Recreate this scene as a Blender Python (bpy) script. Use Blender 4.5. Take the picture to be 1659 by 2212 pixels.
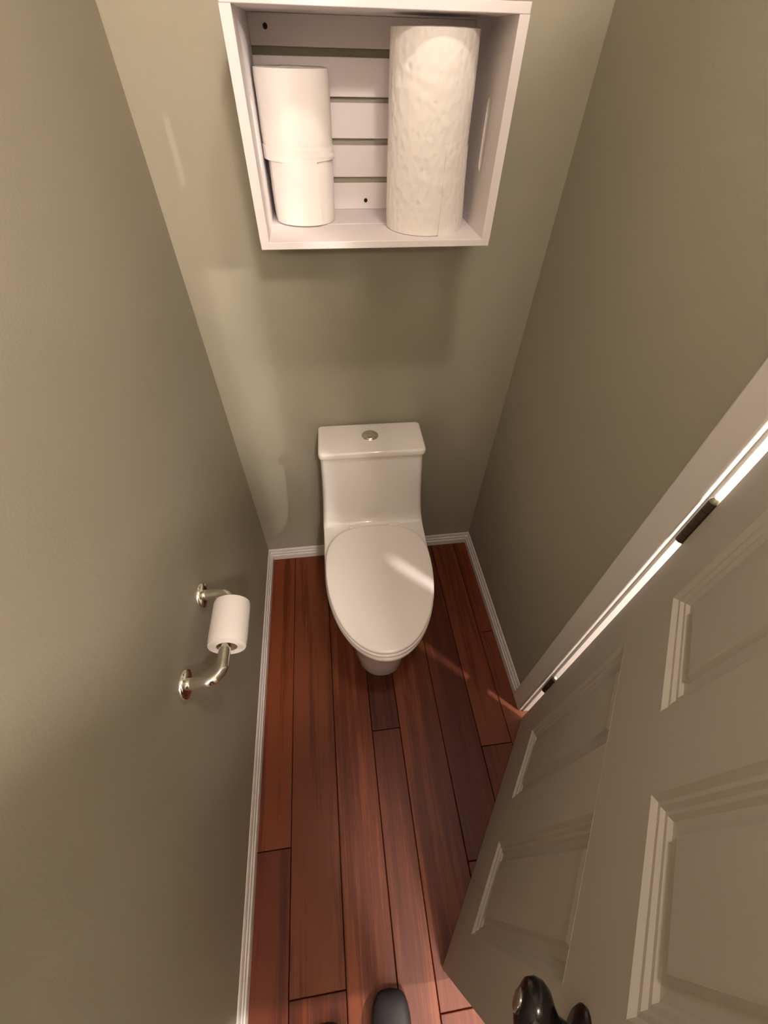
import bpy, bmesh, math, random
from math import sin, cos, pi, radians, sqrt
from mathutils import Vector, Matrix, noise
random.seed(7)
for o in list(bpy.data.objects): bpy.data.objects.remove(o)
SC = bpy.context.scene
COL = SC.collection

# ---------------------------------------------------------------- camera
cam_d = bpy.data.cameras.new('camera'); cam = bpy.data.objects.new('camera', cam_d); COL.objects.link(cam)
cam_d.sensor_fit = 'HORIZONTAL'; cam_d.sensor_width = 36.0; cam_d.lens = 896.075 / 1659 * 36.0
cam_d.clip_start = 0.02; cam_d.clip_end = 50
cam.matrix_world = (Matrix.Translation((0.34973, -1.18890, 1.61465)) @ Matrix.Rotation(-0.150669, 4, 'Z')
                    @ Matrix.Rotation(0.725483, 4, 'X') @ Matrix.Rotation(0.0305195, 4, 'Z'))
SC.camera = cam
# ---------------------------------------------------------------- world, exposure, lamp levels
wd = bpy.data.worlds.new('world'); SC.world = wd; wd.use_nodes = True
wd.node_tree.nodes['Background'].inputs[0].default_value = (0.5, 0.45, 0.4, 1)
wd.node_tree.nodes['Background'].inputs[1].default_value = 0.05
SC.view_settings.view_transform = 'Standard'; SC.view_settings.look = 'None'
SC.view_settings.exposure = 0.0; SC.view_settings.gamma = 1.0
try: SC.view_settings.use_curve_mapping = False
except Exception: pass
SC.cycles.use_denoising = True
SC.cycles.max_bounces = 10; SC.cycles.diffuse_bounces = 6; SC.cycles.glossy_bounces = 4
WARM = (1.0, 0.835, 0.745); COOL = (1.0, 0.90, 0.82)
VANITY_POWER = 235.0      # emission strength of each vanity globe
CEILING_POWER = 370.0; FILL_POWER = 200.0     # ceiling light above the photographer, then the added ceiling fill
HALL_POWER = 3200.0       # pendant globe in the lit hall beyond the door

W = 0.946               # room width; back wall y = 0, left wall x = 0, right wall x = W
CEIL = 2.44; YF = -3.05 # ceiling height, front wall behind the camera

# ---------------------------------------------------------------- helpers
def lin(r, g, b):
    f = lambda v: (v/255/12.92) if v/255 <= 0.04045 else ((v/255+0.055)/1.055)**2.4
    return (f(r), f(g), f(b), 1)

def obj(name, bm, mat, parent=None, smooth=False, bevel=0, sharp=None, sub=0):
    bmesh.ops.recalc_face_normals(bm, faces=bm.faces)
    me = bpy.data.meshes.new(name); bm.to_mesh(me); bm.free()
    if smooth:
        for p in me.polygons: p.use_smooth = True
        if sharp: me.set_sharp_from_angle(angle=radians(sharp))
    o = bpy.data.objects.new(name, me); COL.objects.link(o)
    if mat: me.materials.append(mat)
    if bevel:
        m = o.modifiers.new('bevel', 'BEVEL'); m.width = bevel; m.segments = 2; m.limit_method = 'ANGLE'
        m.angle_limit = radians(40)
        for p in me.polygons: p.use_smooth = True
        me.set_sharp_from_angle(angle=radians(35))
    if sub:
        m = o.modifiers.new('sub', 'SUBSURF'); m.levels = sub; m.render_levels = sub
    if parent: o.parent = parent
    return o

def empty(name, loc=(0, 0, 0), rz=0):
    o = bpy.data.objects.new(name, None); COL.objects.link(o); o.empty_display_size = 0.1
    o.location = loc; o.rotation_euler = (0, 0, rz); return o

def tag(o, label, cat, group=None, kind=None):
    if label: o['label'] = label
    if cat: o['category'] = cat
    if group: o['group'] = group
    if kind: o['kind'] = kind
    return o

def struct(name, bm, mat, **k):
    o = obj(name, bm, mat, **k); o['kind'] = 'structure'; return o

def box(bm, x0, x1, y0, y1, z0, z1):
    vs = [bm.verts.new((x, y, z)) for z in (z0, z1) for x, y in ((x0, y0), (x1, y0), (x1, y1), (x0, y1))]
    for f in ((0, 3, 2, 1), (4, 5, 6, 7), (0, 1, 5, 4), (1, 2, 6, 5), (2, 3, 7, 6), (3, 0, 4, 7)):
        bm.faces.new([vs[i] for i in f])

def bx(*a):
    bm = bmesh.new(); box(bm, *a); return bm

def loft(bm, rings, cap0=True, cap1=True):
    R = [[bm.verts.new(p) for p in r] for r in rings]; n = len(R[0])
    for a, b in zip(R, R[1:]):
        for i in range(n):
            bm.faces.new((a[i], a[(i+1) % n], b[(i+1) % n], b[i]))
    if cap0: bm.faces.new(list(reversed(R[0])))
    if cap1: bm.faces.new(R[-1])
    return R

def lathe(bm, prof, n=48, axis='Z', origin=(0, 0, 0)):
    """prof: list of (r, h); open ended unless r = 0."""
    o = Vector(origin); rings = []
    def P(r, h, a):
        p = {'Z': (r*cos(a), r*sin(a), h), 'Y': (r*cos(a), h, r*sin(a)), 'X': (h, r*cos(a), r*sin(a))}[axis]
        return o + Vector(p)
    for r, h in prof:
        if r < 1e-6: rings.append([bm.verts.new(P(0, h, 0))])
        else: rings.append([bm.verts.new(P(r, h, 2*pi*i/n)) for i in range(n)])
    for a, b in zip(rings, rings[1:]):
        if len(a) == 1 and len(b) == 1: continue
        for i in range(n):
            j = (i+1) % n
            if len(a) == 1: bm.faces.new((a[0], b[i], b[j]))
            elif len(b) == 1: bm.faces.new((a[i], a[j], b[0]))
            else: bm.faces.new((a[i], a[j], b[j], b[i]))

def tube(bm, pts, rad, n=20, caps=True):
    pts = [Vector(p) for p in pts]; rings = []; up = None
    for i, p in enumerate(pts):
        t = (pts[min(i+1, len(pts)-1)] - pts[max(i-1, 0)]).normalized()
        if up is None:
            up = Vector((0, 0, 1)) if abs(t.z) < 0.9 else Vector((1, 0, 0))
        s = t.cross(up).normalized(); up = s.cross(t).normalized()
        r = rad[i] if isinstance(rad, (list, tuple)) else rad
        rings.append([p + s*r*cos(2*pi*k/n) + up*r*sin(2*pi*k/n) for k in range(n)])
    loft(bm, rings, caps, caps)

# ---------------------------------------------------------------- materials
def mat(name, col, rough=0.5, metal=0, spec=0.5, coat=0, bump=None, emit=None):
    m = bpy.data.materials.new(name); m.use_nodes = True
    nt = m.node_tree; b = nt.nodes['Principled BSDF']
    b.inputs['Base Color'].default_value = col if len(col) == 4 else (*col, 1)
    b.inputs['Roughness'].default_value = rough; b.inputs['Metallic'].default_value = metal
    b.inputs['Specular IOR Level'].default_value = spec
    if coat: b.inputs['Coat Weight'].default_value = coat; b.inputs['Coat Roughness'].default_value = 0.06
    if bump:
        scale, strength, dist = bump
        tc = nt.nodes.new('ShaderNodeTexCoord'); n = nt.nodes.new('ShaderNodeTexNoise')
        n.inputs['Scale'].default_value = scale; n.inputs['Detail'].default_value = 3
        bp = nt.nodes.new('ShaderNodeBump'); bp.inputs['Strength'].default_value = strength; bp.inputs['Distance'].default_value = dist
        nt.links.new(tc.outputs['Object'], n.inputs['Vector']); nt.links.new(n.outputs['Fac'], bp.inputs['Height'])
        nt.links.new(bp.outputs['Normal'], b.inputs['Normal'])
    if emit:
        b.inputs['Emission Color'].default_value = (*emit[0], 1); b.inputs['Emission Strength'].default_value = emit[1]
    return m

def wood_mat():
    m = bpy.data.materials.new('cherry_wood'); m.use_nodes = True
    nt = m.node_tree; N = nt.nodes; Lk = nt.links.new; b = N['Principled BSDF']
    tc = N.new('ShaderNodeTexCoord'); oi = N.new('ShaderNodeObjectInfo')
    off = N.new('ShaderNodeVectorMath'); off.operation = 'MULTIPLY_ADD'
    Lk(oi.outputs['Random'], off.inputs[0]); off.inputs[1].default_value = (37, 53, 11); Lk(tc.outputs['Object'], off.inputs[2])
    def nz(sc, detail, rough=0.6):
        mp = N.new('ShaderNodeMapping'); mp.inputs['Scale'].default_value = sc
        n = N.new('ShaderNodeTexNoise'); n.inputs['Scale'].default_value = 1; n.inputs['Detail'].default_value = detail
        n.inputs['Roughness'].default_value = rough
        Lk(off.outputs[0], mp.inputs['Vector']); Lk(mp.outputs[0], n.inputs['Vector']); return n
    g1 = nz((28, 1.1, 10), 3); g2 = nz((160, 3.5, 40), 4, 0.7); g3 = nz((420, 22, 80), 2)
    a = N.new('ShaderNodeMath'); a.operation = 'MULTIPLY_ADD'; a.inputs[1].default_value = 0.45
    Lk(g2.outputs['Fac'], a.inputs[0]); Lk(g1.outputs['Fac'], a.inputs[2])
    a2 = N.new('ShaderNodeMath'); a2.operation = 'MULTIPLY_ADD'; a2.inputs[1].default_value = 0.22
    Lk(g3.outputs['Fac'], a2.inputs[0]); Lk(a.outputs[0], a2.inputs[2])
    a3 = N.new('ShaderNodeMath'); a3.operation = 'MULTIPLY_ADD'; a3.inputs[1].default_value = 0.22
    Lk(oi.outputs['Random'], a3.inputs[0]); Lk(a2.outputs[0], a3.inputs[2])
    cr = N.new('ShaderNodeValToRGB'); Lk(a3.outputs[0], cr.inputs['Fac'])
    e = cr.color_ramp.elements
    e[0].position = 0.58; e[0].color = WOOD[0]; e[1].position = 1.22; e[1].color = WOOD[2]
    cr.color_ramp.elements.new(0.90).color = WOOD[1]
    e[-1].position = 1.0
    tn = N.new('ShaderNodeMixRGB'); tn.blend_type = 'MULTIPLY'; tn.inputs[0].default_value = 1.0
    Lk(cr.outputs[0], tn.inputs[1]); Lk(oi.outputs['Color'], tn.inputs[2])
    Lk(tn.outputs[0], b.inputs['Base Color'])
    b.inputs['Roughness'].default_value = 0.46; b.inputs['Specular IOR Level'].default_value = 0.28
    bp = N.new('ShaderNodeBump'); bp.inputs['Strength'].default_value = 0.12; bp.inputs['Distance'].default_value = 0.001
    Lk(a2.outputs[0], bp.inputs['Height']); Lk(bp.outputs[0], b.inputs['Normal'])
    return m

def towel_mat():
    m = mat('embossed_paper', (0.80, 0.77, 0.73), 0.9, spec=0.1)
    nt = m.node_tree; N = nt.nodes; Lk = nt.links.new; b = N['Principled BSDF']
    tc = N.new('ShaderNodeTexCoord'); mp = N.new('ShaderNodeMapping'); mp.inputs['Scale'].default_value = (1, 1, 0.85)
    v = N.new('ShaderNodeTexVoronoi'); v.inputs['Scale'].default_value = 95; v.feature = 'SMOOTH_F1'
    n = N.new('ShaderNodeTexNoise'); n.inputs['Scale'].default_value = 45; n.inputs['Detail'].default_value = 2
    mx = N.new('ShaderNodeMath'); mx.operation = 'MULTIPLY_ADD'; mx.inputs[1].default_value = 0.35
    bp = N.new('ShaderNodeBump'); bp.inputs['Strength'].default_value = 0.45; bp.inputs['Distance'].default_value = 0.005
    Lk(tc.outputs['Object'], mp.inputs['Vector']); Lk(mp.outputs[0], v.inputs['Vector']); Lk(mp.outputs[0], n.inputs['Vector'])
    Lk(n.outputs['Fac'], mx.inputs[0]); Lk(v.outputs['Distance'], mx.inputs[2])
    Lk(mx.outputs[0], bp.inputs['Height']); Lk(bp.outputs[0], b.inputs['Normal'])
    return m

WOOD = ((0.056, 0.0105, 0.0035, 1), (0.110, 0.025, 0.0085, 1), (0.165, 0.044, 0.017, 1))
M_WALL = mat('olive_greige_wall_paint', (0.365, 0.343, 0.268), 0.75, spec=0.25, bump=(190, 0.12, 0.002))
M_CEIL = mat('ceiling_paint', (0.84, 0.82, 0.78), 0.9, spec=0.2)
M_TRIM = mat('white_trim_paint', (0.72, 0.69, 0.66), 0.45, spec=0.4)
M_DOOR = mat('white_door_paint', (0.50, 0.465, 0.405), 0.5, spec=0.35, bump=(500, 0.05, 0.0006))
M_CRATE = mat('white_crate_paint', (0.74, 0.695, 0.69), 0.6, spec=0.3, bump=(90, 0.10, 0.001))
M_PAPER = mat('toilet_tissue', (0.80, 0.77, 0.735), 0.95, spec=0.08, bump=(260, 0.25, 0.0012))
M_TOWEL = towel_mat()
M_CARD = mat('cardboard_core', (0.34, 0.25, 0.15), 0.9, spec=0.1)
M_CERAMIC = mat('white_porcelain', (0.88, 0.85, 0.81), 0.10, spec=0.5, coat=0.4)
M_SEAT = mat('white_seat_plastic', (0.89, 0.85, 0.81), 0.22, spec=0.5)
M_CHROME = mat('chrome', (0.95, 0.93, 0.89), 0.14, 1)
M_HINGE = mat('aged_bronze', (0.15, 0.115, 0.085), 0.4, 0.9)
M_NICKEL = mat('satin_nickel', (0.60, 0.56, 0.48), 0.3, 1)
M_KNOB = mat('dark_bronze_knob', (0.06, 0.058, 0.06), 0.2, 0.9)
M_SCREW = mat('black_screw', (0.02, 0.016, 0.012), 0.45, 0.7)
M_GAP = mat('dark_subfloor', (0.018, 0.008, 0.005), 0.9, spec=0.1)  # dark subfloor that shows in the joints between planks
M_WOOD = wood_mat()
M_SHOE = mat('black_shoe_leather', (0.018, 0.016, 0.019), 0.55, spec=0.4)
M_SOLE = mat('black_shoe_rubber', (0.012, 0.012, 0.012), 0.8)
M_CLOTH = mat('dark_cloth', (0.035, 0.038, 0.05), 0.9, spec=0.1, bump=(300, 0.2, 0.001))
M_SKIN = mat('skin', (0.55, 0.36, 0.27), 0.55)
M_HAIR = mat('brown_hair', (0.06, 0.04, 0.03), 0.6)
def glow(name, power, tint=WARM):
    return mat(name, (0.9, 0.88, 0.84), 0.4, emit=(tint, power))

# ---------------------------------------------------------------- floor of random-width planks
YO = -0.800             # jamb face at the hinge side of the doorway
YN = -1.535             # jamb face at the latch side
XH = 2.55               # far side of the lit hall
floor = struct('floor', bx(-0.02, XH, YF, 0.02, -0.06, -0.013), M_GAP)
edges = [-0.02, 0.113, 0.259, 0.391, 0.490, 0.636, 0.763, 0.873, 0.998, 1.13, 1.262, 1.36, 1.49, 1.62, 1.752, 1.88, 2.0, 2.14, 2.27, 2.4, XH]
joints = {0: [-1.085, -2.3], 1: [-1.391, -2.6], 2: [-1.95], 3: [-0.797, -1.72], 4: [-1.462, -2.5], 5: [-1.185, -2.2], 6: [-0.892, -1.9], 7: [-0.479, -1.6]}
tone = {(0, 0): (1.05, .95, .78), (0, 1): (.72, .58, .62), (1, 0): (.92, .95, .95), (1, 1): (.95, .9, .9), (2, 0): (1.12, 1.1, 1.05), (3, 0): (.50, .40, .42), (3, 1): (1.02, 1, 1),
        (4, 0): (1.1, 1.1, 1.05), (4, 1): (1.1, 1.08, 1.05), (5, 0): (.95, .92, .9), (5, 1): (.8, .72, .72), (6, 0): (1.0, .95, .88), (6, 1): (.85, .82, .8), (7, 0): (1.0, .9, .8), (7, 1): (.95, .9, .85)}
def plank(x0, x1, y0, y1, col):
    g = 0.0009; b = 0.0016; bm = bmesh.new()
    x0 += g; x1 -= g; y0 += g; y1 -= g
    rings = []
    for ins, z in ((0, -0.0128), (0, -b), (b*0.4, -b*0.35), (b, 0.0)):
        rings.append([(x0+ins, y0+ins, z), (x1-ins, y0+ins, z), (x1-ins, y1-ins, z), (x0+ins, y1-ins, z)])
    loft(bm, rings)
    o = obj('plank', bm, M_WOOD, floor); o.color = (*col, 1)
for i in range(len(edges)-1):
    ys = [0.02] + joints.get(i, [-0.6 - random.random()*0.7, -2.0 - random.random()*0.6]) + [YF]
    for k in range(len(ys)-1):
        c = tone.get((i, k), tuple(0.9 + random.uniform(-.12, .15) for _ in range(1))*3)
        plank(edges[i], edges[i+1], ys[k+1], ys[k], c)

# ---------------------------------------------------------------- walls and ceiling
T = 0.115
struct('wall_back', bx(-0.1, W+T, 0, 0.1, -0.06, CEIL), M_WALL)
struct('wall_left', bx(-0.1, 0, YF-0.1, 0, -0.06, CEIL), M_WALL)
bm = bmesh.new()
box(bm, W, W+T, YO+0.018, 0, -0.06, CEIL); box(bm, W, W+T, YF, YN-0.018, -0.06, CEIL); box(bm, W, W+T, YN-0.018, YO+0.018, 2.058, CEIL)
struct('wall_right', bm, M_WALL)
struct('wall_front', bx(0, XH, YF-0.1, YF, -0.06, CEIL), M_WALL)
struct('wall_hall', bx(XH, XH+0.1, YF-0.1, 0.1, -0.06, CEIL), M_WALL)
struct('wall_hall_end', bx(W+T, XH, 0, 0.1, -0.06, CEIL), M_WALL)
struct('ceiling', bx(-0.1, XH+0.1, YF-0.1, 0.1, CEIL, CEIL+0.1), M_CEIL)

# ---------------------------------------------------------------- baseboards (stepped colonial profile)
PROF = [(0, 0), (0.0140, 0), (0.0140, 0.026), (0.0125, 0.030), (0.0100, 0.031), (0.0100, 0.040), (0.0085, 0.044), (0.0060, 0.045), (0.0060, 0.054), (0.0040, 0.060), (0.0020, 0.063), (0, 0.063)]
def baseboard(name, side, a, b, ma=0, mb=0, wall=0.0):
    bm = bmesh.new(); rings = []
    for t, m in ((a, ma), (b, mb)):
        r = []
        for d, z in PROF:
            s = t + m*d
            r.append({'back': (s, wall-d, z), 'left': (wall+d, s, z), 'right': (wall-d, s, z), 'front': (s, wall+d, z)}[side])
        rings.append(r)
    loft(bm, rings); return struct(name, bm, M_TRIM)
baseboard('baseboard_back', 'back', 0, W, 1, -1)
baseboard('baseboard_left', 'left', 0, YF, -1, 1)
baseboard('baseboard_right', 'right', 0, YO+0.066, -1, 0, W)
baseboard('baseboard_right_near', 'right', YN-0.066, YF, 0, 1, W)
baseboard('baseboard_front', 'front', 0, W, 1, -1, YF)

# ---------------------------------------------------------------- doorway: jamb and casing
JT = 0.018
t_j = empty('trim_1', (W, YO, 0)); t_j['kind'] = 'structure'
def child(name, bm, m, p, **k):
    """geometry given in world coordinates, parented under an untransformed offset"""
    o = obj(name, bm, m, p, **k); o.matrix_parent_inverse = p.matrix_basis.inverted(); return o
child('jamb', bx(W-0.001, W+T+0.001, YO, YO+JT, 0, 2.04), M_TRIM, t_j, bevel=0.002)
child('jamb', bx(W-0.001, W+T+0.001, YN-JT, YN, 0, 2.04), M_TRIM, t_j, bevel=0.002)
child('head_jamb', bx(W-0.001, W+T+0.001, YN-JT, YO+JT, 2.04, 2.058), M_TRIM, t_j, bevel=0.002)
child('door_stop', bx(W+0.040, W+0.075, YO-0.010, YO, 0, 2.03), M_TRIM, t_j, bevel=0.002)
child('door_stop', bx(W+0.040, W+0.075, YN, YN+0.010, 0, 2.03), M_TRIM, t_j, bevel=0.002)
child('door_stop', bx(W+0.040, W+0.075, YN, YO, 2.03, 2.04), M_TRIM, t_j, bevel=0.002)
t_c = empty('trim_2', (W, YO, 0)); t_c['kind'] = 'structure'
for xa, xb in ((W-0.016, W), (W+T, W+T+0.016)):
    child('side_casing', bx(xa, xb, YO+0.005, YO+0.065, 0, 2.11), M_TRIM, t_c, bevel=0.004)
    child('side_casing', bx(xa, xb, YN-0.065, YN-0.005, 0, 2.11), M_TRIM, t_c, bevel=0.004)
    child('head_casing', bx(xa, xb, YN-0.005, YO+0.005, 2.048, 2.11), M_TRIM, t_c, bevel=0.004)

# ---------------------------------------------------------------- door: six moulded panels, hinged on the right, swung in
DW, DH, DT = 0.704, 2.02, 0.035
door = empty('door_1', (0.933, -0.822, 0.010), radians(-126.85)); door['kind'] = 'structure'
# local frame: +X along the leaf towards the latch, -Y is the face seen (towards the toilet), +Y the hall side
XS = [(0.0, 0.115), (0.312, 0.418), (0.612, DW)]                 # stiles
ZR = [(0.0, 0.240), (0.858, 1.026), (1.60, 1.70), (1.92, DH)]    # rails
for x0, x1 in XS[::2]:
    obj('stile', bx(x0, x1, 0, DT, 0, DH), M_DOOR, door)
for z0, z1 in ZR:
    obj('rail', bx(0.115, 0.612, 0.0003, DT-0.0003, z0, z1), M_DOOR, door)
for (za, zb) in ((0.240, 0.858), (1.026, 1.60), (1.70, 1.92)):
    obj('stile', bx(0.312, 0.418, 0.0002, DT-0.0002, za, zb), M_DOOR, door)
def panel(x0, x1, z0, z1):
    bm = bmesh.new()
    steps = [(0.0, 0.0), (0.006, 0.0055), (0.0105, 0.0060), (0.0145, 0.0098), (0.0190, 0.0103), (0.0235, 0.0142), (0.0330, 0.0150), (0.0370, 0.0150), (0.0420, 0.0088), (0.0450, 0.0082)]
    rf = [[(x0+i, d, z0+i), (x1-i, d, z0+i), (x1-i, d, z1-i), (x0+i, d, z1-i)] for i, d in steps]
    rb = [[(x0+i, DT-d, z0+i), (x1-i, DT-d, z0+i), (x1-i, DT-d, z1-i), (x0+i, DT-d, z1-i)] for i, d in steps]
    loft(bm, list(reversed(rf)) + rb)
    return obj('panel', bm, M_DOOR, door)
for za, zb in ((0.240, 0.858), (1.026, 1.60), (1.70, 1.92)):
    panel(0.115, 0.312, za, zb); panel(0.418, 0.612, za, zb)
for zc in (0.308, 1.083, 1.80):
    bm = bmesh.new()
    for k in range(5):
        z0 = zc - 0.049 + k*0.0196
        lathe(bm, [(0, z0+0.0004), (0.0088, z0+0.0004), (0.0088, z0+0.0192), (0, z0+0.0192)], 20, origin=(-0.0115, -0.002, 0))
    box(bm, -0.0022, 0.0, 0.0, 0.030, zc-0.049, zc+0.049)
    h = obj('hinge', bm, M_HINGE, door, smooth=True, sharp=40)
    bm = bmesh.new(); lathe(bm, [(0, zc+0.0492), (0.0085, zc+0.0492), (0.0085, zc+0.053), (0.005, zc+0.0575), (0, zc+0.058)], 20, origin=(-0.0115, -0.002, 0))
    obj('hinge_pin', bm, M_NICKEL, h, smooth=True, sharp=40)
KX, KZ = 0.650, 0.932
for s, y0 in ((-1, 0.0), (1, DT)):
    bm = bmesh.new()
    lathe(bm, [(0, 0), (0.032, 0), (0.032, 0.003*s), (0.028, 0.006*s), (0.014, 0.008*s), (0.011, 0.012*s), (0.011, 0.024*s), (0.017, 0.030*s), (0.0245, 0.037*s),
               (0.0275, 0.045*s), (0.0265, 0.053*s), (0.0215, 0.060*s), (0.0150, 0.0625*s), (0, 0.063*s)], 40, 'Y', (KX, y0, KZ))
    k = obj('door_knob', bm, M_KNOB, door, smooth=True, sharp=50)
    bm = bmesh.new()
    lathe(bm, [(0, 0.0605*s), (0.0105, 0.0605*s), (0.0105, 0.0645*s), (0.0085, 0.0660*s), (0, 0.0662*s)], 24, 'Y', (KX, y0, KZ))
    tag(obj('knob_button', bm, M_NICKEL, k, smooth=True, sharp=40), 'light metal button on the dark knob', None)
obj('latch_plate', bx(DW, DW+0.001, 0.006, 0.029, KZ-0.028, KZ+0.028), M_NICKEL, door)

# ---------------------------------------------------------------- wall crate used as a shelf
CX0, CX1, CYF, CZ0, CZ1, CT = 0.236, 0.692, -0.250, 1.3435, 1.661, 0.0165
crate = tag(empty('wall_crate', ((CX0+CX1)/2, 0, CZ0)), 'white painted slatted wooden crate hung sideways on the back wall as a shelf', 'crate')
def end_panel(xa, xb, slot=True):
    # board in the y/z plane with a rounded hand slot
    bm = bmesh.new(); ys, zs = (CYF, -0.004), (CZ0+0.0125, CZ1-0.0125)
    yc, zc, hl, hr = -0.168, 1.504, 0.053, 0.0125
    n = 32; sl = []
    for i in range(n):
        a = 2*pi*(i+0.5)/n
        y = yc + hr*cos(a); z = zc + hr*sin(a) + (hl-hr if sin(a) > 0 else -(hl-hr)); sl.append((y, z))
    per = []
    for (y, z) in sl:      # matching point on the outer rectangle
        dy, dz = y-yc, z-zc; best = 1e9
        if dy > 1e-9: best = min(best, (ys[1]-yc)/dy)
        if dy < -1e-9: best = min(best, (ys[0]-yc)/dy)
        if dz > 1e-9: best = min(best, (zs[1]-zc)/dz)
        if dz < -1e-9: best = min(best, (zs[0]-zc)/dz)
        per.append((yc+dy*best, zc+dz*best))
    for cy in ys:
        for cz in zs:
            i = min(range(n), key=lambda k: (per[k][0]-cy)**2+(per[k][1]-cz)**2); per[i] = (cy, cz)
    R = [[bm.verts.new((x, y, z)) for y, z in lst] for x, lst in ((xa, per), (xa, sl), (xb, sl), (xb, per))]
    for a, b in ((0, 1), (1, 2), (2, 3), (3, 0)):
        for i in range(n):
            j = (i+1) % n; bm.faces.new((R[a][i], R[a][j], R[b][j], R[b][i]))
    return child('end_panel', bm, M_CRATE, crate)
end_panel(CX0, CX0+CT); end_panel(CX1-CT, CX1)
for z0, z1 in ((CZ0, CZ0+0.0125), (CZ1-0.0125, CZ1)):
    ybs = [CYF, CYF+0.118, CYF+0.121, -0.004]
    child('long_board', bx(CX0, CX1, ybs[0], ybs[1], z0, z1), M_CRATE, crate, bevel=0.0012)
    child('long_board', bx(CX0, CX1, ybs[2], ybs[3], z0, z1), M_CRATE, crate, bevel=0.0012)
SL = [(1.608, 1.6483), (1.5425, 1.5965), (1.480, 1.5345), (1.4155, 1.4695), (1.3562, 1.4055)]
for z0, z1 in SL:
    child('back_slat', bx(CX0+CT, CX1-CT, -0.012, -0.0042, z0, z1), M_CRATE, crate, bevel=0.001)
for x, z in ((0.283, 1.632), (0.463, 1.373), (0.645, 1.632)):
    bm = bmesh.new(); lathe(bm, [(0, -0.0115), (0.0036, -0.0115), (0.0042, -0.0128), (0.0036, -0.0144), (0.0012, -0.0150), (0, -0.0142)], 16, 'Y', (x, 0, z))
    tag(child('screw', bm, M_SCREW, crate, smooth=True, sharp=50), 'dark screw head', None)

# ---------------------------------------------------------------- paper rolls
def paper_roll(name, r, rc, h, m, bulge=0.0, ruffle=0.0, n=72, seed=0):
    """hollow roll standing on z = 0 : winding layers shown as fine rings on both ends"""
    root = empty(name)
    bm = bmesh.new(); prof = [(rc, 0.002)]
    k = 9
    for i in range(k+1):
        rr = rc + (r-0.002-rc)*i/k; prof.append((rr, 0.0012*(i % 2)))
    for i in range(13):
        t = i/12; e = 0.0015*(1-abs(2*t-1)**8)
        prof.append((r - 0.0015 + e + bulge*sin(pi*t), 0.001 + (h-0.002)*t))
    for i in range(k, -1, -1):
        rr = rc + (r-0.002-rc)*i/k; prof.append((rr, h - 0.0012*(i % 2)))
    prof.append((rc, h-0.002)); prof.append((rc, 0.002))
    lathe(bm, prof, n)
    if ruffle:
        for v in bm.verts:
            q = noise.noise(Vector((v.co.x*30, v.co.y*30, v.co.z*18+seed*7)))
            s = 1 + ruffle*q/r*0.5 if (v.co.x**2+v.co.y**2) > (r*0.8)**2 else 1
            v.co.x *= s; v.co.y *= s
    obj('paper', bm, m, root, smooth=True, sharp=40)
    bm = bmesh.new(); lathe(bm, [(rc, 0.001), (rc, h-0.001), (rc-0.0012, h-0.001), (rc-0.0012, 0.001), (rc, 0.001)], 40)
    tag(obj('cardboard_core', bm, M_CARD, root, smooth=True, sharp=40), 'brown cardboard tube', None)
    return root
def loose_sheet(root, r, a0, a1, z0, z1, m, lift=0.004, wav=0.002, name='loose_sheet', taper=False):
    bm = bmesh.new(); nx, nz = 24, 12; G = []
    for j in range(nz+1):
        row = []
        for i in range(nx+1):
            t = i/nx; a = a0 + (a1-a0)*t; z = z0 + (z1-z0)*j/nz
            rr = r + 0.0008 + lift*t**2*((1-j/nz) if taper else 1) + wav*t*((1-j/nz) if taper else 1)*sin(7*t+5*j/nz)*(0.5+0.5*sin(9*j/nz))
            row.append((rr*cos(a), rr*sin(a), z))
        G.append(row)
    V = [[[bm.verts.new((p[0]*s, p[1]*s, p[2])) for p in row] for row in G] for s in (1.0, 1.0+0.0006/r)]
    for j in range(nz):
        for i in range(nx):
            bm.faces.new((V[1][j][i], V[1][j][i+1], V[1][j+1][i+1], V[1][j+1][i]))
            bm.faces.new((V[0][j][i], V[0][j+1][i], V[0][j+1][i+1], V[0][j][i+1]))
    for j in range(nz):
        for i in (0, nx): bm.faces.new((V[0][j][i], V[0][j+1][i], V[1][j+1][i], V[1][j][i]))
    for i in range(nx):
        for j in (0, nz): bm.faces.new((V[0][j][i], V[0][j][i+1], V[1][j][i+1], V[1][j][i]))
    return obj(name, bm, m, root, smooth=True, sharp=60)
CFL = CZ0 + 0.0125
r1 = paper_roll('toilet_paper_roll', 0.0640, 0.021, 0.1100, M_PAPER, ruffle=0.003, seed=1); r1.location = (0.3245, -0.0875, CFL)
loose_sheet(r1, 0.0645, radians(-150), radians(-62), 0.003, 0.106, M_PAPER, 0.0025)
tag(r1, 'white toilet paper roll standing on the crate floor, lower of the stacked pair', 'toilet paper')
r2 = paper_roll('toilet_paper_roll', 0.0680, 0.021, 0.1185, M_PAPER, ruffle=0.002, seed=2); r2.location = (0.3225, -0.0835, CFL+0.1104)
loose_sheet(r2, 0.0685, radians(-168), radians(-12), -0.006, 0.016, M_PAPER, 0.0008, 0.0016)
tag(r2, 'white toilet paper roll on top of another roll in the crate', 'toilet paper')
pt = paper_roll('paper_towel_roll', 0.0760, 0.020, 0.279, M_TOWEL, ruffle=0.002, n=96, seed=3); pt.location = (0.5690, -0.1535, CFL)
loose_sheet(pt, 0.0765, radians(-75), radians(8), 0.0, 0.135, M_TOWEL, 0.013, 0.002, taper=True)
tag(pt, 'tall embossed white paper towel roll standing at the right inside the crate', 'paper towels')

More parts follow.
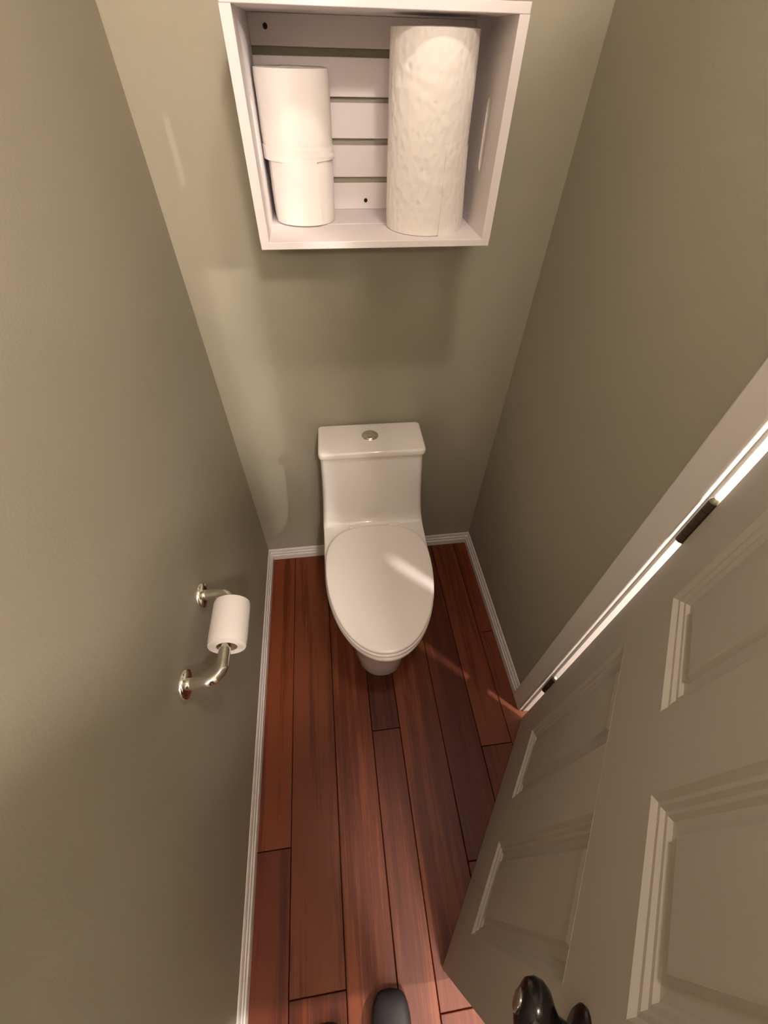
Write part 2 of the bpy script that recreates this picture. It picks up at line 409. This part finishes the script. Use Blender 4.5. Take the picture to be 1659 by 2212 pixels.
# ---------------------------------------------------------------- paper holder on the left wall
HZ, BX, RY0, RY1 = 0.745, 0.075, -0.846, -0.640
hold = tag(empty('toilet_paper_holder', (0, (RY0+RY1)/2, HZ)), 'chrome toilet paper holder with two round flanges on the left wall', 'paper holder')
for y in (RY0, RY1):
    bm = bmesh.new(); lathe(bm, [(0, 0.0005), (0.0310, 0.0005), (0.0310, 0.007), (0.0290, 0.0105), (0.0235, 0.0122), (0.0170, 0.0128), (0, 0.0128)], 48, 'X', (0, y, HZ))
    child('flange', bm, M_CHROME, hold, smooth=True, sharp=35)
def elbow(y0, s, endy):
    pts = [(0.010, y0, HZ), (0.025, y0, HZ), (0.040, y0, HZ)]
    R = 0.034; cx_ = BX - R
    for i in range(1, 13):
        a = (pi/2)*i/12; pts.append((cx_ + R*sin(a), y0 + s*R*(1-cos(a)), HZ))
    pts.append((BX, endy, HZ)); return pts
bm = bmesh.new(); tube(bm, elbow(RY0, 1, -0.778), 0.0125, 28); child('post', bm, M_CHROME, hold, smooth=True, sharp=50)
bm = bmesh.new(); tube(bm, elbow(RY1, -1, -0.680), 0.0125, 28); child('post', bm, M_CHROME, hold, smooth=True, sharp=50)
bm = bmesh.new(); tube(bm, [(BX, -0.785, HZ), (BX, -0.73, HZ), (BX, -0.672, HZ)], 0.0095, 24); child('roller', bm, M_CHROME, hold, smooth=True, sharp=50)
bm = bmesh.new(); lathe(bm, [(0, -0.0115), (0.0045, -0.0115), (0.004, -0.0142), (0, -0.0145)], 16, 'Z', (0.046, RY0+0.002, HZ)); tag(child('set_screw', bm, M_SCREW, hold, smooth=True, sharp=40), 'dark set screw', None)
r3 = paper_roll('toilet_paper_roll', 0.0415, 0.0225, 0.1085, M_PAPER, ruffle=0.001, seed=4)
r3.rotation_euler = (radians(90), radians(20), 0); r3.location = (BX, -0.6615, HZ-0.0118)
tag(r3, 'partly used white toilet paper roll hanging on the chrome holder', 'toilet paper')

# ---------------------------------------------------------------- one-piece toilet
TC = 0.4655
toilet = tag(empty('toilet', (TC, -0.02, 0), radians(-1.1)), 'white one-piece toilet with closed lid and dual flush tank on the wood floor', 'toilet')
def outline(yb, yt, yf, w, e=2.0, n=64, wb=None):
    """D-shaped outline: straight sides from yb to yt, then a half ellipse to yf.  local y = world y + 0.02"""
    wb = wb or w; pts = []
    nf = n*5//8; rc = 0.03
    for i in range(nf+1):
        a = pi*i/nf
        cx_ = cos(a); sx = sin(a)
        pts.append((w*math.copysign(abs(cx_)**(2/e), cx_), yt + (yf-yt)*abs(sx)**(2/e)))
    # left side up, back, right side down
    m = n - nf - 1; q = m//3
    for i in range(1, q+1):
        t = i/q; pts.append((-(w+(wb-w)*t), yt + (yb-rc-yt)*t))
    for i in range(1, m-2*q+1):
        t = i/(m-2*q+1); pts.append((-wb+2*wb*t + (0), yb))
    for i in range(q):
        t = 1-i/q; pts.append(((w+(wb-w)*t), yt + (yb-rc-yt)*t))
    return pts
bm = bmesh.new(); rings = []
# z, back, turn, front, half width
for z, yb, yt, yf, w, wb, e in ((0.0, -0.03, -0.40, -0.588, 0.108, 0.108, 2.3), (0.008, -0.03, -0.40, -0.590, 0.110, 0.110, 2.3), (0.10, -0.03, -0.40, -0.597, 0.113, 0.112, 2.3), (0.20, -0.03, -0.40, -0.610, 0.121, 0.118, 2.2),
                             (0.27, -0.02, -0.40, -0.628, 0.135, 0.130, 2.1), (0.32, -0.01, -0.39, -0.650, 0.152, 0.147, 2.05), (0.36, 0.0, -0.38, -0.671, 0.168, 0.166, 2.0),
                             (0.385, 0.0, -0.37, -0.686, 0.180, 0.182, 2.0), (0.398, 0.0, -0.37, -0.694, 0.185, 0.187, 2.0), (0.409, 0.0, -0.37, -0.694, 0.185, 0.1875, 2.0), (0.415, 0.0, -0.37, -0.690, 0.182, 0.186, 2.0), (0.417, -0.002, -0.37, -0.682, 0.176, 0.181, 2.0)):
    rings.append([(x, y, z) for x, y in outline(yb, yt, yf, w, e, 64, wb)])
loft(bm, rings)
# tank, sweeping out of the deck
def rrect(hw, y0, y1, rf, rb, n=7):
    pts = []
    for cx_, cy_, r, a0 in ((hw-rf, y0+rf, rf, -90), (hw-rb, y1-rb, rb, 0), (-hw+rb, y1-rb, rb, 90), (-hw+rf, y0+rf, rf, 180)):
        for i in range(n):
            a = radians(a0 + 90*i/(n-1)); pts.append((cx_+r*cos(a), cy_+r*sin(a)))
    return pts
rings = []
for z, hw, yf in ((0.400, 0.1870, -0.200), (0.414, 0.1865, -0.186), (0.420, 0.1862, -0.172), (0.428, 0.1858, -0.163), (0.440, 0.1850, -0.1565), (0.46, 0.1835, -0.152), (0.50, 0.1805, -0.147), (0.56, 0.1768, -0.1435), (0.63, 0.1735, -0.1415), (0.70, 0.1715, -0.140), (0.7215, 0.1710, -0.140)):
    rings.append([(x, y, z) for x, y in rrect(hw, yf, 0.0, 0.016, 0.012)])
loft(bm, rings)
obj('body', bm, M_CERAMIC, toilet, smooth=True, sharp=48)
bm = bmesh.new(); rings = []
for z, ins in ((0.7218, 0.0035), (0.7232, 0.0008), (0.726, 0), (0.737, 0), (0.7415, 0.0012), (0.744, 0.0036), (0.7452, 0.0075)):
    rings.append([(x, y, z) for x, y in rrect(0.1755-ins, -0.1495+ins, 0.006-ins, 0.014, 0.012)])
loft(bm, rings); obj('tank_lid', bm, M_CERAMIC, toilet, smooth=True, sharp=48)
bm = bmesh.new(); lathe(bm, [(0, 0.7445), (0.0275, 0.7445), (0.0278, 0.7468), (0.0262, 0.7484), (0.0246, 0.7482), (0.0242, 0.7474)], 48, origin=(-0.002, -0.063, 0))
fb = obj('flush_ring', bm, M_CHROME, toilet, smooth=True, sharp=45)
for s in (-1, 1):
    bm = bmesh.new(); n = 24; rings = []
    for rr, zz in ((0.0238, 0.7455), (0.0238, 0.7485), (0.022, 0.7505), (0.015, 0.7535), (0.006, 0.7552)):
        ring = []
        for i in range(n+1):
            a = pi*i/n; x = rr*cos(a); y = s*(0.0004 + rr*sin(a)); ring.append((-0.002+x, -0.063+y, zz))
        rings.append(ring)
    loft(bm, rings); obj('flush_button', bm, M_CHROME, fb, smooth=True, sharp=40)
# seat ring and lid (oval, flat across the back)
def seat_outline(yb, yf, w, n=72, wbk=0.125):
    pts = []; yc = yb - 0.172
    for i in range(n):
        a = 2*pi*i/n; c_, s_ = cos(a), sin(a)
        if s_ <= 0:   # front half, longer
            x = w*math.copysign(abs(c_)**0.97, c_); y = yc - (yc-yf)*abs(s_)**0.97
        else:
            x = w*math.copysign(abs(c_)**(2/2.7), c_); y = yc + (yb-yc)*abs(s_)**(2/2.7)
        pts.append((x, y))
    return pts
def slab(name, z0, z1, yb, yf, w, rnd, m, hole=None, dome=0.0):
    bm = bmesh.new(); rings = []
    for z, ins in ((z0, rnd*0.6), (z0+rnd*0.5, 0.0), (z1-rnd, 0.0), (z1-rnd*0.45, rnd*0.22), (z1-rnd*0.1, rnd*0.7), (z1, rnd*1.3), (z1+dome*0.5, rnd*1.3+0.03), (z1+dome, rnd*1.3+0.08)):
        k = 1 - ins/w
        yc = (yb+yf)/2; kl = 1 - ins/((yb-yf)/2)
        rings.append([(x*k, yc+(y-yc)*kl, z) for x, y in seat_outline(yb, yf, w)])
    loft(bm, rings); return obj(name, bm, m, toilet, smooth=True, sharp=50)
slab('seat', 0.4190, 0.4315, -0.205, -0.691, 0.1815, 0.005, M_SEAT)
lid = slab('lid', 0.4345, 0.4470, -0.203, -0.687, 0.1800, 0.0055, M_SEAT, dome=0.0025)
for x in (-0.070, 0.072):
    bm = bmesh.new(); lathe(bm, [(0, -0.020), (0.0085, -0.020), (0.0095, -0.018), (0.0095, 0.018), (0.0085, 0.020), (0, 0.020)], 24, 'X', (x, -0.196, 0.4275))
    box(bm, x-0.017, x+0.017, -0.204, -0.186, 0.416, 0.4275)
    obj('seat_hinge', bm, M_SEAT, toilet, smooth=True, sharp=40)

# ---------------------------------------------------------------- the photographer, standing just behind the view
PX, PY = 0.285, -1.60
person = empty('person', (PX, PY, 0))
def skin_body(name, verts, edges, rads, m, parent, root=0, sub=2):
    me = bpy.data.meshes.new(name); me.from_pydata(verts, edges, []); me.update()
    o = bpy.data.objects.new(name, me); COL.objects.link(o); o.parent = parent
    sk = o.modifiers.new('skin', 'SKIN'); sk.use_smooth_shade = True
    if not me.skin_vertices: me.skin_vertices.new()
    for i, v in enumerate(me.skin_vertices[0].data):
        r = rads[i]; v.radius = r if isinstance(r, tuple) else (r, r); v.use_root = (i == root)
    s = o.modifiers.new('sub', 'SUBSURF'); s.levels = sub; s.render_levels = sub
    me.materials.append(m); return o
V = []; E_ = []; RD = []
def jv(p, r, par=None):
    V.append(p); RD.append(r); i = len(V)-1
    if par is not None: E_.append((par, i))
    return i
pel = jv((0, 0, 0.93), (0.145, 0.105)); ab = jv((0, 0.01, 1.10), (0.125, 0.10), pel); ch = jv((0, 0.0, 1.29), (0.150, 0.105), ab)
nk = jv((0, 0.0, 1.425), 0.06, ch); nk2 = jv((0, 0.012, 1.49), 0.052, nk)
for s, fx, fy in ((-1, -0.080, -0.045), (1, 0.083, -0.005)):
    hip = jv((s*0.085, 0, 0.84), 0.088, pel); kn = jv((s*0.088, fy*0.4+0.012, 0.48), 0.062, hip); an = jv((fx, fy, 0.13), 0.052, kn); jv((fx, fy, 0.085), 0.055, an)
    sh = jv((s*0.165, 0, 1.385), 0.062, ch); el = jv((0.03+s*0.20, 0.20, 1.22), 0.044, sh); wr = jv((0.046+s*0.055, 0.245, 1.485), 0.030, el)
body = skin_body('clothing', V, E_, RD, M_CLOTH, person)
hv = []; 
bm = bmesh.new()
prof = [(-0.115, 0.0, 0.012), (-0.108, 0.035, 0.03), (-0.085, 0.052, 0.05), (-0.045, 0.066, 0.072), (0.0, 0.073, 0.088), (0.045, 0.075, 0.095), (0.085, 0.064, 0.080), (0.110, 0.035, 0.045), (0.117, 0.004, 0.006)]
rings = []
for z, rx, ry in prof:
    ring = []
    for i in range(24):
        a = 2*pi*i/24; y = ry*sin(a); x = max(rx, 0.003)*cos(a)
        if sin(a) > 0.93 and -0.03 < z < 0.02: y += 0.014
        ring.append((x, y + 0.025, z + 1.605))
    rings.append(ring)
loft(bm, rings); hd = obj('head', bm, M_SKIN, person, smooth=True, sub=1)
bm = bmesh.new(); rings = []
for z, k in ((-0.02, 1.02), (0.03, 1.07), (0.07, 1.09), (0.10, 0.90), (0.122, 0.30)):
    rings.append([(0.077*k*cos(2*pi*i/20), 0.010 + (0.094*sin(2*pi*i/20) if sin(2*pi*i/20) < 0 else 0.070*sin(2*pi*i/20)*(0.2 if z < 0.02 else 1.15))*k, z+1.612) for i in range(20)])
loft(bm, rings); obj('hair', bm, M_HAIR, person, smooth=True, sub=1)
for s in (-1, 1):
    bm = bmesh.new(); bmesh.ops.create_uvsphere(bm, u_segments=16, v_segments=10, radius=0.012, matrix=Matrix.Translation((s*0.031, 0.103, 1.612)))
    e = obj('eye', bm, mat('eye_white', (0.75, 0.73, 0.70), 0.2), person, smooth=True)
    bm = bmesh.new(); bmesh.ops.create_uvsphere(bm, u_segments=12, v_segments=8, radius=0.0062, matrix=Matrix.Translation((s*0.031, 0.1095, 1.611)))
    obj('iris', bm, M_HAIR, e, smooth=True)
    bm = bmesh.new(); tube(bm, [(s*0.016, 0.112, 1.632), (s*0.031, 0.110, 1.637), (s*0.046, 0.098, 1.632)], [0.002, 0.0032, 0.0018], 8); obj('eyebrow', bm, M_HAIR, person, smooth=True)
    bm = bmesh.new(); bmesh.ops.create_uvsphere(bm, u_segments=16, v_segments=12, radius=1, matrix=Matrix.Translation((s*0.076, 0.016, 1.60)) @ Matrix.Diagonal((0.010, 0.018, 0.031, 1))); obj('ear', bm, M_SKIN, person, smooth=True)
bm = bmesh.new(); tube(bm, [(0, 0.108, 1.625), (0, 0.122, 1.598), (0, 0.130, 1.583), (0, 0.112, 1.574)], [0.006, 0.009, 0.013, 0.010], 12); obj('nose', bm, M_SKIN, person, smooth=True)
bm = bmesh.new(); tube(bm, [(-0.024, 0.094, 1.548), (-0.008, 0.104, 1.551), (0, 0.105, 1.5495), (0.008, 0.104, 1.551), (0.024, 0.094, 1.548)], [0.002, 0.0055, 0.0055, 0.0055, 0.002], 10)
obj('mouth', bm, mat('lips', (0.42, 0.20, 0.17), 0.5), person, smooth=True)
HV = []; HE = []; HR = []
PHONE = Vector((0.34973, -1.18890, 1.61465))      # where the phone is held, and how it is turned
HOLD = Matrix.Rotation(-0.150669, 4, 'Z') @ Matrix.Rotation(0.725483, 4, 'X') @ Matrix.Rotation(0.0305195, 4, 'Z')
RT, UP, BK = (HOLD.to_3x3().col[i].copy() for i in range(3))
def held(r, u, b): return tuple(PHONE + RT*r + UP*u + BK*b - Vector((PX, PY, 0)))
for s in (-1, 1):
    def hvx(p, r, par=None):
        HV.append(p); HR.append(r); i = len(HV)-1
        if par is not None: HE.append((par, i))
        return i
    w0 = hvx((0.046+s*0.055, 0.243, 1.482), 0.027); p0 = hvx(held(s*0.056, -0.118, 0.026), (0.027, 0.019), w0)
    for k in range(4):
        u = -0.066 - k*0.0175
        a1 = hvx(held(s*0.050, u, 0.012), 0.0090, p0); a2 = hvx(held(s*0.047, u+0.004, -0.007), 0.0082, a1); hvx(held(s*(0.022 if k < 3 else 0.028), u+0.007, -0.008), 0.0072, a2)
    t1 = hvx(held(s*0.050, -0.098, 0.032), 0.0100, p0); hvx(held(s*0.030, -0.076, 0.028), 0.0085, t1)
for nm, lo in (('hand', 0), ('hand', len(HV)//2)):
    n2 = len(HV)//2
    skin_body(nm, HV[lo:lo+n2], [(a-lo, b-lo) for a, b in HE if lo <= a < lo+n2], HR[lo:lo+n2], M_SKIN, person, 0, 1)
def shoe(cx_, ty, toe_in):
    """toe tip at world y = ty"""
    g = empty('shoe', (cx_-PX, ty-PY, 0), toe_in); g.parent = person
    bm = bmesh.new(); rings = []
    for t, hw, h in ((0.0, 0.022, 0.026), (0.006, 0.034, 0.040), (0.022, 0.044, 0.050), (0.05, 0.049, 0.057), (0.085, 0.0505, 0.065), (0.12, 0.046, 0.076), (0.16, 0.041, 0.092), (0.20, 0.037, 0.105), (0.25, 0.036, 0.108), (0.275, 0.030, 0.098), (0.288, 0.014, 0.07)):
        ring = []
        for i in range(20):
            a = 2*pi*i/20; x = hw*math.copysign(abs(cos(a))**0.8, cos(a)); zz = 0.012 + (h-0.012)*(0.5+0.5*math.copysign(abs(sin(a))**0.8, sin(a)))
            ring.append((x, -t, zz))
        rings.append(ring)
    loft(bm, rings); obj('upper', bm, M_SHOE, g, smooth=True, sub=1)
    bm = bmesh.new(); n = 40; rings = []
    for z, ins in ((0, 0.003), (0.004, 0), (0.014, 0), (0.018, 0.003)):
        ring = []
        for i in range(n):
            a = 2*pi*i/n; y = -0.146 - 0.145*cos(a)*(1-ins/0.15)*-1; t = (-y)/0.29
            hw = 0.050 if t < 0.45 else 0.050 - 0.010*min(1, (t-0.45)/0.3)
            ring.append((hw*math.copysign(abs(sin(a))**0.75, sin(a))*(1-ins/0.045), y, z))
        rings.append(ring)
    loft(bm, rings); obj('sole', bm, M_SOLE, g, smooth=True, sharp=50)
    return g
shoe(0.370, -1.400, radians(-4)); shoe(0.205, -1.437, radians(5))
tag(person, 'person in dark clothes and black round-toed shoes standing at the bottom edge', 'person')

phone = bpy.data.objects.new('smartphone', None); COL.objects.link(phone)
phone.matrix_world = Matrix.Translation(PHONE) @ HOLD @ Matrix.Translation((0, -0.058, 0.013))
tag(phone, 'black smartphone in the hands of the person, out of the picture behind its lens', 'phone')
bm = bmesh.new(); loft(bm, [[(x, y, z) for x, y in rrect(0.036-i, -0.074+i, 0.074-i, 0.010, 0.010)] for z, i in ((-0.004, 0.002), (-0.003, 0), (0.003, 0), (0.004, 0.002))])
obj('case', bm, M_SOLE, phone, smooth=True, sharp=40)
bm = bmesh.new(); loft(bm, [[(x, y, z) for x, y in rrect(0.033, -0.071, 0.071, 0.008, 0.008)] for z in (0.0041, 0.0045)])
obj('screen', bm, mat('dark_screen_glass', (0.02, 0.02, 0.022), 0.05), phone, smooth=True, sharp=40)

# ---------------------------------------------------------------- lamps of the place (behind and beside the view) and one added fill
van = tag(empty('vanity_light', (W/2, YF, 2.24)), 'chrome wall light bar with four glowing globes behind the photographer', 'lamp')
bm = bmesh.new(); box(bm, -0.44, 0.44, 0.0, 0.025, -0.04, 0.04); obj('back_plate', bm, M_CHROME, van, bevel=0.006)
for x in (-0.36, -0.12, 0.12, 0.36):
    bm = bmesh.new(); lathe(bm, [(0, 0.020), (0.024, 0.022), (0.024, 0.050), (0.018, 0.055), (0, 0.055)], 24, 'Y', (x, 0, 0)); obj('socket', bm, M_CHROME, van, smooth=True, sharp=40)
    bm = bmesh.new(); bmesh.ops.create_uvsphere(bm, u_segments=24, v_segments=12, radius=0.048, matrix=Matrix.Translation((x, 0.098, 0))); obj('globe', bm, glow('vanity_globe_glass', VANITY_POWER), van, smooth=True)
CLX, CLY = 0.62, -2.12
cl = tag(empty('ceiling_light', (CLX, CLY, CEIL)), 'round glowing dome light on the ceiling above the photographer', 'lamp')
bm = bmesh.new(); lathe(bm, [(0, -0.001), (0.120, -0.001), (0.120, -0.018), (0.105, -0.024), (0, -0.024)], 40); obj('canopy', bm, M_NICKEL, cl, smooth=True, sharp=40)
bm = bmesh.new(); lathe(bm, [(0.104, -0.022), (0.100, -0.040), (0.080, -0.062), (0.045, -0.075), (0, -0.079)], 40); obj('glass_dome', bm, glow('ceiling_dome_glass', CEILING_POWER), cl, smooth=True)
fill = tag(empty('fill_light', (0.60, -0.93, CEIL)), 'small round fan light added under the ceiling to brighten door and toilet', 'lamp')  # added lamp, no such fixture known; lifts door mouldings, tank and lid
bm = bmesh.new(); lathe(bm, [(0.062, -0.006), (0.066, -0.009), (0.120, -0.007), (0.128, -0.001), (0.062, -0.001), (0.062, -0.006)], 40); obj('fill_ring', bm, M_TRIM, fill, smooth=True, sharp=40)
bm = bmesh.new(); lathe(bm, [(0, -0.0055), (0.0615, -0.0055), (0.0615, -0.002), (0, -0.002)], 40); obj('lens', bm, glow('fill_lens_glass', FILL_POWER), fill, smooth=True, sharp=40)
HLX, HLY = 1.56, -1.42
hl = tag(empty('pendant_light', (HLX, HLY, CEIL)), 'bright globe pendant on the hall ceiling beyond the door', 'lamp')
bm = bmesh.new(); lathe(bm, [(0, 0), (0.055, -0.0005), (0.055, -0.012), (0.010, -0.018), (0.006, -0.026), (0.006, -0.510), (0.020, -0.516), (0.020, -0.545), (0, -0.545)], 32); obj('stem', bm, M_NICKEL, hl, smooth=True, sharp=40)
bm = bmesh.new(); bmesh.ops.create_uvsphere(bm, u_segments=24, v_segments=12, radius=0.037, matrix=Matrix.Translation((0, 0, -0.570))); obj('globe', bm, glow('pendant_glass', HALL_POWER, COOL), hl, smooth=True)
